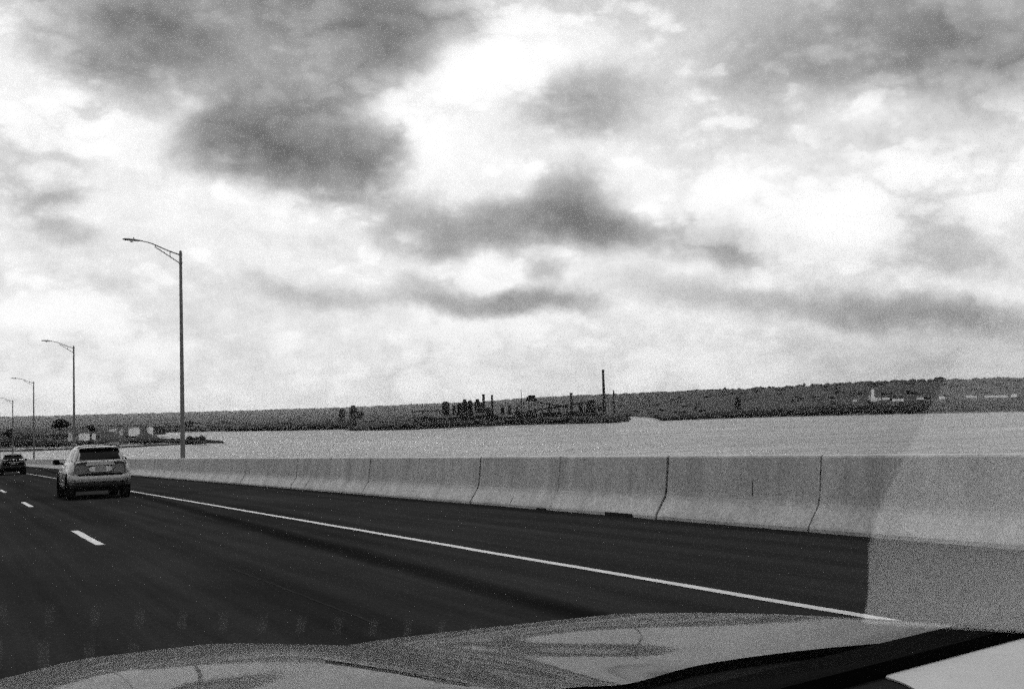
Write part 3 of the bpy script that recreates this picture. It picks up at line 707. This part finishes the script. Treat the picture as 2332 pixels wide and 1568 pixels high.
# breakwater
mb = MB(); pts = [on_z(x, y, ZW) for x, y in ((-200, 1033.5), (49, 1027), (160, 1023.2), (269, 1019.6), (350, 1015.2), (414, 1011.5), (470, 1009.2))]
fine = []
for a, b_ in zip(pts[:-1], pts[1:]):
    for k in range(12): fine.append(a.lerp(b_, k/12))
fine.append(pts[-1]); secs = []
for i, p in enumerate(fine):
    d = Vector((p.x, p.y, 0)).normalized(); h_ = 1.25+rnd.uniform(-.25, .25)
    secs.append([p-d*3.2+Vector((0, 0, -1)), p-d*1.2+Vector((0, 0, h_)), p+d*1.0+Vector((0, 0, h_+rnd.uniform(-.1, .1))), p+d*3+Vector((0, 0, -1))])
loft(mb, secs, False)
tag(mb.build('breakwater', m_bank), 'thin dark stone breakwater lying in the water in front of the left headland', 'breakwater')

# ---- foliage
def ico(sub=1):
    import bmesh
    bm = bmesh.new(); bmesh.ops.create_icosphere(bm, subdivisions=sub, radius=1)
    v = [tuple(q.co) for q in bm.verts]; f = [tuple(q.index for q in p.verts) for p in bm.faces]; bm.free(); return v, f
IC1 = ico(1); IC2 = ico(2)
def clump(mb, c, rx, rz, src=IC1, jit=.28):
    v, f = src; mb.add([(c[0]+x*rx*rnd.uniform(1-jit, 1+jit), c[1]+y*rx*rnd.uniform(1-jit, 1+jit), c[2]+z*rz*rnd.uniform(1-jit, 1+jit)) for x, y, z in v], f)
def leafy(mb, c, rx, rz, n, size):
    for _ in range(n):
        while True:
            p = Vector((rnd.uniform(-1, 1), rnd.uniform(-1, 1), rnd.uniform(-1, 1)))
            if .25 < p.length < 1: break
        q = Vector((c[0]+p.x*rx, c[1]+p.y*rx, c[2]+p.z*rz)); e = Euler((rnd.uniform(0, 6), rnd.uniform(0, 6), rnd.uniform(0, 6))).to_matrix()
        s = size*rnd.uniform(.6, 1.4); mb.add([q+e@Vector(k) for k in ((-s, -s*.6, 0), (s, -s*.6, 0), (s*.7, s*.7, .3*s), (-s*.7, s*.7, -.2*s))], [(0, 1, 2, 3)])
def wood(name, spots, m):        # a mass of crowns that reads as one wood
    mb = MB()
    for (x, y, z, r_, h_) in spots:
        clump(mb, (x, y, z+h_*.5), r_, h_*.55)
        for _ in range(2): clump(mb, (x+rnd.uniform(-.6, .6)*r_, y+rnd.uniform(-.6, .6)*r_, z+h_*rnd.uniform(.45, .85)), r_*.55, h_*.28)
    return tag(mb.build(name, m), kind='stuff')
def polar(a, D, z): return (D*sin(a), D*cos(a), z)
# shore woods, right bank
sp = []
for _ in range(900):
    x = rnd.uniform(1490, 2690); a = azim(x); Ds = interp(SH, a); dd = abs(rnd.gauss(0, 1))*70+6
    hh = rnd.uniform(5, 11)*(1 if dd > 25 else .8)*interp([(1490, .45), (1600, .55), (1720, .9), (1900, 1.1), (2332, 1.1), (2690, 1)], x)
    sp.append((*polar(a, Ds+dd, land_z(a, Ds+dd)-.5), rnd.uniform(4, 8), hh))
wood('shore_wood', sp, m_leafdark)
sp = []
for _ in range(520):
    x = rnd.uniform(795, 1432); a = azim(x); Ds = interp(SH, a); dd = rnd.uniform(4, 130)
    hh = rnd.uniform(3, 8)*interp([(795, .3), (870, .7), (1000, 1), (1380, 1), (1432, .5)], x)
    sp.append((*polar(a, Ds+dd, land_z(a, Ds+dd)-.5), rnd.uniform(4, 8), hh))
wood('shore_wood', sp, m_leafdark)
sp = []
for _ in range(420):
    x = rnd.uniform(330, 800); a = azim(x); Ds = interp(SH, a); dd = abs(rnd.gauss(0, 1))*(90 if x > 520 else 200)+5
    hh = rnd.uniform(4, 9)*interp([(330, .5), (500, .5), (570, .8), (800, 1)], x)
    sp.append((*polar(a, Ds+dd, land_z(a, Ds+dd)-.5), rnd.uniform(5, 10), hh))
wood('shore_wood', sp, m_leafdark)
# low scrub over the slopes behind, ridge canopy
sp = []
for _ in range(420):
    x = rnd.uniform(-100, 2600); a = azim(x); Ds, Dr = interp(SH, a), interp(RD, a); D = Ds+(min(Dr, 5000)-Ds)*rnd.uniform(.08, .95)
    sp.append((*polar(a, D, land_z(a, D)-1), rnd.uniform(7, 16), rnd.uniform(4, 9)))
for _ in range(700):
    x = rnd.uniform(-100, 2600); a = azim(x); Dr = interp(RD, a); D = Dr+rnd.uniform(-60, 40); q = max(1, D/3500)
    sp.append((*polar(a, D, land_z(a, D)-3*q), rnd.uniform(4, 12)*q, (rnd.uniform(3.5, 9) if D < 5000 else rnd.uniform(4.5, 6)*q)))
wood('hillside_wood', sp, m_leaf)
# headland scrub
sp = []
for _ in range(520):
    x = rnd.uniform(-350, 470); u = rnd.random()
    yt = interp([(-350, 1000), (150, 990), (230, 1000), (372, 1002), (470, 1005.2)], x); yb = interp([(-350, 1030), (0, 1018), (157, 1013), (246, 1006.5), (414, 1006.2), (470, 1006.8)], x)
    if x > 20 and rnd.random() < .55: u = rnd.uniform(.72, 1)
    p = on_z(x, yt+(yb-yt)*u, LZ); big = interp([(-350, 1.5), (0, 1.35), (80, .8), (160, .6), (230, .45), (400, .45), (470, .3)], x)
    sp.append((p.x, p.y, LZ-.3, rnd.uniform(2.5, 5), rnd.uniform(2.5, 6)*big))
for (x, y, h_) in ((432, 1004, 4.5), (447, 1004.5, 4), (459, 1005, 5), (462, 1005, 4)): p = on_z(x, y, LZ); sp.append((p.x, p.y, LZ-.3, 3.5, h_))
wood('headland_scrub', sp, m_leafdark)
# far bank behind the headland, left
sp = []
for _ in range(420):
    x = rnd.uniform(-350, 330); p = on_z(x, rnd.uniform(985, 996), LZ); sp.append((p.x, p.y, LZ-.5, rnd.uniform(4, 9), rnd.uniform(4, 9)*interp([(-350, 1.4), (100, 1.1), (180, .8), (330, .5)], x)))
wood('headland_wood', sp, m_leaf)

def tree(x, yb, yt, D, wid, label, m=m_leafdark, squat=.5, zbase=None):
    b_ = at(x, yb, D); t_ = at(x, yt, D); H = t_.z-b_.z
    r = empty('tree', b_, rnd.uniform(0, 6), label, 'tree')
    mb = MB(); mb.tube([(0, 0, -3), (0, 0, H*.25), (.3, .2, H*.7)], [H*.04, H*.03, H*.012], 7)
    for k in range(5):
        a = k*1.3; mb.tube([(0, 0, H*(.25+.06*k)), (wid*.4*cos(a), wid*.4*sin(a), H*(.5+.07*k))], [H*.016, H*.006], 5)
    mb.build('trunk', m_bark, r)
    mb = MB()
    for k in range(9):
        a = rnd.uniform(0, 6.3); q = rnd.uniform(.1, .62)*wid; zc = H*rnd.uniform(.42, .8)
        leafy(mb, (q*cos(a), q*sin(a), zc), wid*.42, H*.17, 90, max(.5, wid*.09))
    leafy(mb, (0, 0, H*.82), wid*.4, H*.18, 120, max(.5, wid*.09))
    mb.build('crown', m, r)
tree(137, 985, 954, 1250, 11, 'broad dark tree on the left headland, left of the second lamp')
tree(209, 990, 966, 1150, 4.5, 'slim dark tree on the left headland beside the white sheds')
tree(20, 1000, 978, 1300, 7, 'dark rounded tree at the left edge under the lamps')
tree(430, 978, 958, 2300, 14, 'bushy grey tree on the far bank just right of the nearest lamp', m_leaf)
def ridge_tree(x, yt, w, label, dy=6):
    a = azim(x); D = interp(RD, a)-15; yb = interp(RP, x)+dy; tree(x, yb, yt, D, w, label, m_leaf)
ridge_tree(1652, 880.5, 6, 'small tree cluster rising above the right hill crest, nearest the tall chimney')
ridge_tree(1832, 871, 5, 'stubby tree on the hill crest left of the white silo')
ridge_tree(2018, 866, 5, 'small crest tree just right of the white silo')
ridge_tree(2142, 858, 13, 'broadest tree standing proud of the right hill crest')
ridge_tree(2262, 861, 6, 'low crest tree at the far right of the hill')

# ---- sheds, silo, heaps
def building(x0, x1, yb, yt, D, name, label, cat, wall, roof, depth=14, pitch=.25, group=None, doors=1, zdrop=4):
    p0, p1 = at(x0, yb, D), at(x1, yb, D); t_ = at((x0+x1)/2, yt, D); w = (p1-p0).length; H = t_.z-p0.z; c = (p0+p1)/2
    d = Vector((c.x, c.y, 0)).normalized()
    r = empty(name, c, math.atan2(-d.x, d.y), label, cat, group)
    eave = H*(1-pitch)
    mb = MB(); mb.prism([(-w/2, -zdrop), (w/2, -zdrop), (w/2, eave), (0, H), (-w/2, eave)] if pitch and w < depth*1.2 else [(-w/2, -zdrop), (w/2, -zdrop), (w/2, eave), (-w/2, eave)], 0, depth); mb.build('wall', wall, r)
    mb = MB(); e = .3
    if pitch and w < depth*1.2:
        for s in (-1, 1): mb.add([(s*(w/2+e), -e, eave-.05), (0, -e, H+.1), (0, depth+e, H+.1), (s*(w/2+e), depth+e, eave-.05), (s*(w/2+e), -e, eave+.2), (0, -e, H+.35), (0, depth+e, H+.35), (s*(w/2+e), depth+e, eave+.2)], [(0,1,2,3),(4,5,6,7),(0,1,5,4),(3,2,6,7),(0,3,7,4)])
    else:
        mb.add([(-w/2-e, -e, eave+.02), (w/2+e, -e, eave+.02), (w/2+e, depth*.5, H), (-w/2-e, depth*.5, H), (w/2+e, depth+e, eave+.02), (-w/2-e, depth+e, eave+.02)], [(0, 1, 2, 3), (3, 2, 4, 5), (1, 4, 2), (0, 3, 5)])
    mb.build('roof', roof, r)
    for k in range(doors if wall is not m_white else 0):
        xx = -w/2+w*(k+.5)/doors; q = min(1.4, w*.07); mb = MB(); mb.box(xx-q, xx+q, -.06, .05, -zdrop*.3, max(.8, eave*.4)); mb.build('door', m_opening, r)
    return r
B = building
B(179, 204, 995, 986, 1120, 'shed', 'white low shed on the headland behind the silver car, leftmost large one', 'shed', m_white, m_whiteroof, 16, doors=1)
B(209, 218, 994.5, 986.5, 1130, 'shed', 'small white shed right of the slim headland tree', 'shed', m_white, m_whiteroof, 8)
B(155, 165, 994, 985.5, 1110, 'shed', 'tiny pale hut at the foot of the second lamp', 'shed', m_whiteroof, m_whiteroof, 8)
B(249, 267, 984, 976.5, 1400, 'shed', 'pale flat shed behind the left spoil heap', 'shed', m_whiteroof, m_whiteroof, 20, doors=2)
B(272, 280, 984, 977, 1400, 'shed', 'narrow pale hut between the two spoil heaps, set back', 'shed', m_whiteroof, m_whiteroof, 10)
B(293, 318, 984.5, 972.5, 1380, 'shed', 'largest white shed, standing between the two spoil heaps', 'shed', m_white, m_whiteroof, 22, doors=2)
B(335, 349, 984.5, 972, 1390, 'shed', 'bright white gabled shed behind the right spoil heap', 'shed', m_white, m_white, 22)
B(349, 378, 982, 967, 1500, 'shed', 'long dark shed with pale roof near the nearest lamp', 'shed', m_plantlt, m_whiteroof, 20, doors=3)
def heap(x0, x1, yb, yt, D, label):
    p0, p1 = at(x0, yb, D), at(x1, yb, D); c = (p0+p1)/2; w = (p1-p0).length/2; H = at((x0+x1)/2, yt, D).z-c.z
    mb = MB(); seg = 28; prof_ = [(1, -.3), (.92, .05), (.7, .34), (.45, .66), (.22, .90), (.08, 1.0)]; vs = []
    for q, h_ in prof_:
        for k in range(seg):
            a = 2*pi*k/seg; j = 1+.18*mn.noise((cos(a)*2+x0, sin(a)*2, h_*2)); vs.append((w*q*j*cos(a), w*q*j*sin(a), H*h_*(1+.1*mn.noise((cos(a)*3, sin(a)*3, h_*4)))))
    mb.add(vs, [(i*seg+k, i*seg+(k+1) % seg, (i+1)*seg+(k+1) % seg, (i+1)*seg+k) for i in range(5) for k in range(seg)] + [tuple(range(5*seg, 6*seg))])
    o = mb.build('spoil_heap', m_spoil, None, True); o.location = c; tag(o, label, 'heap', 'spoil heaps on the headland')
heap(215, 291, 1001, 983, 1060, 'dark rounded spoil heap on the headland, the left one of two')
heap(298, 363, 1001, 982.5, 1080, 'dark conical spoil heap on the headland, the right one nearest the lamp')

# ---- works across the water
def base_at(x, D): a = azim(x); p = polar(a, D, land_z(a, D)); return Vector(p)
def facing(p): return math.atan2(-p.x, p.y)
def mpx(D, x): return D/FPX/ (math.hypot(1, (x-1166)/FPX))*1.0
def top_z(x, y, D): return at(x, y, D).z
def chimney(x, yt, D, wpx, label, taper=.75, m=m_brick, name='chimney'):
    p = base_at(x, D); H = top_z(x, yt-1.5, D)-p.z; w = wpx*1.3*D/FPX/2
    r = empty(name, p, 0, label, 'chimney' if name == 'chimney' else 'mast')
    MB().lathe([(w*1.25, -3), (w*1.2, 0), (w*(1+taper)/2*1.1, H*.5), (w*taper, H*.97), (w*taper, H)], seg=14).build('shaft', m, r, True, 40)
    MB().lathe([(w*taper*1.02, H*.955), (w*taper*1.3, H*.965), (w*taper*1.3, H*1.0), (w*taper*.9, H*1.004)], seg=14).build('rim', m, r)
    if name == 'chimney': MB().lathe([(w*taper*1.05, H*.80), (w*taper*1.18, H*.803), (w*taper*1.18, H*.812), (w*taper*1.05, H*.815)], seg=14).build('band', m_plant, r)
    return r
# tops are pixel rows of the 2332 px frame
chimney(1376.5, 843, 1660, 5.2, 'tallest slender chimney of the works, right of the conveyor', .72)
chimney(1102, 899, 1660, 4.6, 'left one of the twin short chimneys beside the furnaces', .9)
chimney(1121.5, 900.5, 1670, 3.8, 'right one of the twin short chimneys beside the furnaces', .9)
chimney(1302, 895.5, 1660, 4.6, 'short stout chimney above the long conveyor', .9)
chimney(1399, 890, 1700, 2.6, 'thin dark stack right of the tallest chimney', .8)
chimney(1188, 889, 1660, 2.0, 'thin lattice mast left of the high hopper', .5, m_plant, 'mast')
def tower(x0, x1, yt, D, label, dome=False, plat=(), m=m_plant, cat='tower', name='plant_tower', round_=False):
    x = (x0+x1)/2; p = base_at(x, D); H = top_z(x, yt-2.5, D)-p.z; w = (x1-x0)*1.12*D/FPX/2
    r = empty(name, p, facing(p), label, cat)
    if round_: MB().lathe([(w*1.0, -3), (w, H*.45), (w*.95, H*.55), (w*.95, H*.88)] , seg=18).build('shell', m, r, True, 40)
    else: mb = MB(); mb.box(-w, w, -w, w, -3, H*.9); mb.build('shell', m, r)
    if dome: MB().lathe([(w*1.02, H*.875), (w*1.0, H*.90), (w*.8, H*.96), (w*.35, H*1.0)], seg=18).build('dome', m, r, True)
    else: mb = MB(); mb.box(-w*.6, w*.7, -w*.6, w*.6, H*.9, H); mb.build('penthouse', m, r)
    for f_ in plat: mb = MB(); mb.box(-w*1.25, w*1.25, -w*1.25, w*1.25, H*f_, H*f_+.5); mb.build('platform', m_plantlt, r)
    mb = MB(); mb.tube([(w*.9, -w*1.1, 0), (w*.9, -w*1.1, H*.92)], w*.12, 6); mb.build('downpipe', m_plant, r)
    return r
T = tower
T(1007.5, 1023, 916, 1660, 'squat round tower with domed top, left end of the works', True, (.62,), round_=True)
T(1042, 1051, 919, 1700, 'leftmost narrow furnace tower beside the twin chimneys', False, (.5, .75))
T(1053, 1064, 911.5, 1690, 'tallest furnace tower left of the twin chimneys', False, (.55, .8))
T(1066, 1076, 913, 1700, 'middle furnace tower with platforms left of the twin chimneys', True, (.5, .7), round_=True)
T(1082, 1093, 910.5, 1690, 'furnace tower standing next to the left twin chimney', False, (.45, .66, .85))
T(1094, 1099, 918, 1710, 'slim dark tower touching the left twin chimney', False, (.7,))
T(1106, 1117, 929, 1650, 'low round vessel at the foot of the twin chimneys', True, (.6,), round_=True)
T(1336, 1355, 912.5, 1660, 'transfer tower at the upper right end of the long conveyor', False, (.5, .8), m=m_plant)
T(1289, 1294, 918, 1720, 'slim tower behind the short stout chimney', False, ())
T(772, 785, 932, 2100, 'pale blocky tower on the bank left of the works', False, (.6,), m=m_plantlt)
T(797, 811, 925, 2100, 'taller grey tower on the bank left of the works', False, (.7,), m=m_plantlt)
B(808, 828, 946, 937, 2080, 'shed', 'dark low block right of the taller grey bank tower', 'shed', m_plant, m_plant, 20, 0.1)
T(1676, 1687, 904, 2250, 'dark square block standing on the right hillside', False, (.6,), m=m_leafdark)
# hopper house on legs
p = base_at(1212, 1660); H0, H1 = top_z(1212, 913, 1660)-p.z, top_z(1212, 899.5, 1660)-p.z; w = 22*1660/FPX/2
r = empty('hopper_house', p, facing(p), 'dark boxy hopper house on legs rising above the ridge', 'hopper')
mb = MB(); mb.prism([(-w*1.15, H0+2), (-w*.8, H0), (w*1.15, H0), (w*1.15, H0+3), (w*.8, H0+3), (w*.75, H1), (-w*.6, H1), (-w*.9, H1-2.2), (-w*1.15, H1-2.6)], -5, 5); mb.build('housing', m_plant, r)
for sx_ in (-.7, .7):
    for sy in (-4, 4): mb = MB(); mb.tube([(sx_*w, sy, -3), (sx_*w*.9, sy, H0+.3)], .75, 6); mb.build('leg', m_plant, r)
for k in range(3): mb = MB(); mb.tube([(-.7*w, -4, H0*(k/3)), (.7*w, -4, H0*((k+1)/3))], .4, 5); mb.build('brace', m_plant, r)
# conveyors
def conveyor(xa, ya_, xb, yb_, D, label, th=2.2, legs=5):
    a, b_ = at(xa, ya_, D), at(xb, yb_, D); r = empty('conveyor', a, 0, label, 'conveyor'); v = b_-a; n = Vector((v.y, -v.x, 0)).normalized()*1.5
    mb = MB(); vs = []
    for q in (Vector(), v):
        for s, z in ((-1, 0), (1, 0), (1, th), (-1, th)): vs.append(q+n*s+Vector((0, 0, z)))
    mb.add(vs, [(3, 2, 1, 0), (4, 5, 6, 7), (0, 1, 5, 4), (1, 2, 6, 5), (2, 3, 7, 6), (3, 0, 4, 7)]); mb.build('gallery', m_plant, r)
    for k in range(legs):
        q = v*((k+.5)/legs); g_ = base_at((xa+(xb-xa)*(k+.5)/legs), D).z-a.z-3
        mb = MB(); mb.tube([q+n, Vector((q.x+n.x, q.y+n.y, g_))], .45, 5); mb.tube([q-n, Vector((q.x-n.x, q.y-n.y, g_))], .45, 5); mb.build('trestle', m_plant, r)
conveyor(1175, 943, 1345, 916, 1640, 'long inclined conveyor climbing right to the transfer tower', 2.2, 6)
conveyor(1172, 933, 1200, 913, 1665, 'short steep conveyor climbing to the hopper house', 2.0, 2)
conveyor(938, 938.5, 1006, 935, 1660, 'level pipe gallery leading to the domed tower', 1.8, 7)
T(1031, 1038, 926, 1680, 'stubby tower right of the domed tower', False, (.6,))
T(1141, 1148, 928, 1690, 'low square tower right of the twin chimneys', False, (.5,))
T(1158, 1164, 925, 1700, 'narrow tower left of the thin mast', True, (), round_=True)
T(1249, 1256, 921, 1700, 'slim dark tower between hopper house and stout chimney', False, (.6,))
T(1318, 1327, 922, 1680, 'square tower just left of the transfer tower', False, (.7,))
T(1362, 1370, 926, 1670, 'squat tower left of the tallest chimney', False, ())
conveyor(1040, 930, 1096, 921, 1695, 'short pipe bridge linking the furnace towers', 1.8, 4)
conveyor(1225, 917, 1300, 930, 1690, 'covered conveyor sloping down right from the hopper house', 2.0, 4)
# dark low works buildings
low = [(985, 1040, 944, 1640, 'long dark works building at the foot of the domed tower'), (1040, 1080, 935, 1680, 'dark works hall below the furnace towers'), (1080, 1135, 938, 1670, 'dark works hall below the twin chimneys'),
       (1135, 1190, 943, 1650, 'low dark hall left of the hopper house'), (1172, 1186, 930, 1640, 'dark block at the foot of the thin mast'), (1195, 1225, 937, 1690, 'dark hall under the hopper house'), (1230, 1280, 932, 1720, 'broad dark hall behind the long conveyor'),
       (1283, 1330, 930, 1700, 'dark hall below the short stout chimney'), (1330, 1378, 936, 1650, 'dark hall at the foot of the tallest chimney'), (1240, 1345, 947, 1630, 'longest low shed on the works quay'), (945, 985, 946, 1660, 'low dark shed left of the domed tower'), (1378, 1415, 946, 1660, 'last low shed at the right end of the works')]
for x0_, x1_, yt, D, lab in low:
    p = base_at((x0_+x1_)/2, D); yb = 784
    # base row: where the ground is
    v = p-EYE; yb = 784 - FPX*(v.dot(UP)/v.dot(FWD))
    B(x0_, x1_, yb, yt, D, 'works_hall', lab, 'hall', m_plant, m_plantlt, 22, .22, doors=2)
for (x0_, x1_, yt, D, lab) in ((1226, 1236, 943.5, 1638, 'small pale tank under the conveyor, left one'), (1283, 1293, 942, 1630, 'small pale tank under the conveyor, right one')):
    T(x0_, x1_, yt, D, lab, True, (), m=m_plantlt, cat='tank', name='tank', round_=True)
# quay edge of the works
mb = MB(); secs = []
for k in range(40):
    x = 872+(1425-872)*k/39; a = azim(x); Ds = interp(SH, a)-4; b_ = Vector(polar(a, Ds, ZW)); d = Vector((b_.x, b_.y, 0)).normalized()
    secs.append([b_-d*1+Vector((0, 0, -1.5)), b_-d*.6+Vector((0, 0, 2.2+rnd.uniform(-.2, .2))), b_+d*10+Vector((0, 0, 2.3)), b_+d*14+Vector((0, 0, 1))])
loft(mb, secs, False); tag(mb.build('quay_wall', m_joint), 'dark quay wall along the water in front of the works', 'wall')

# right bank: white silo and sheds on the slope
p = at(1988, 908.5, 2050); Hs = at(1988, 886, 2050).z-p.z
r = empty('silo', p, 0, 'slender white silo tower standing on the right bank', 'silo')
MB().lathe([(4.0, -4), (4.0, 1.5), (2.6, Hs*.35), (2.3, Hs*.9), (1.2, Hs)], seg=16).build('shell', m_white, r, True, 40)
mb = MB(); mb.box(-2.4, 9, -3, 3, -4, 2.4); mb.build('annex', m_white, r)
mb = MB(); mb.tube([(-9, 0, 0), (-6.5, 0, Hs*.42)], .9, 8); mb.build('chute', m_whiteroof, r)
wb = [(1942, 1951, 911, 907.5, 'tiny white hut left of the white silo'), (2000, 2006, 907.5, 903.5, 'tiny white hut at the right foot of the silo'), (2009, 2026, 907, 903, 'white shed nearest the silo on its right'), (2032, 2058, 910.5, 906.5, 'long white shed, second to the right of the silo'),
      (2088, 2104, 906.5, 902.5, 'lone pale shed midway along the right bank'), (2138, 2152, 905.5, 900, 'pale shed with raised end on the right bank'), (2200, 2224, 902.5, 898.5, 'white shed left of the long white row'), (2242, 2276, 902, 898.5, 'long white row shed on the far right bank'), (2276, 2294, 901.5, 898, 'white shed joined to the end of the long row'), (2302, 2316, 901, 893.5, 'taller white gabled building at the far right')]
for (x0_, x1_, yb, yt, lab) in wb: B(x0_, x1_, yb, yb+(yt-yb)*.72, 2050, 'shed', lab, 'shed', m_white, m_whiteroof, 14, .3, zdrop=2)
p = base_at(2460, 1700)

# ------------------------------------------------------------------ haze over the river
m_haze = bpy.data.materials.new('river_haze'); m_haze.use_nodes = True
t, new, ma = nodes_of(m_haze); t.nodes.clear()
pv = new('ShaderNodeVolumePrincipled'); pv.inputs['Density Attribute'].default_value = ''; pv.inputs['Color'].default_value = (.95, .95, .95, 1); pv.inputs['Density'].default_value = 2.2e-5; pv.inputs['Anisotropy'].default_value = .3
out = new('ShaderNodeOutputMaterial'); t.links.new(pv.outputs[0], out.inputs['Volume'])
mb = MB(); mb.box(-19100, 19100, -19100, 19100, ZW-6, 265)
hz = mb.build('haze', m_haze); tag(hz, kind='stuff')
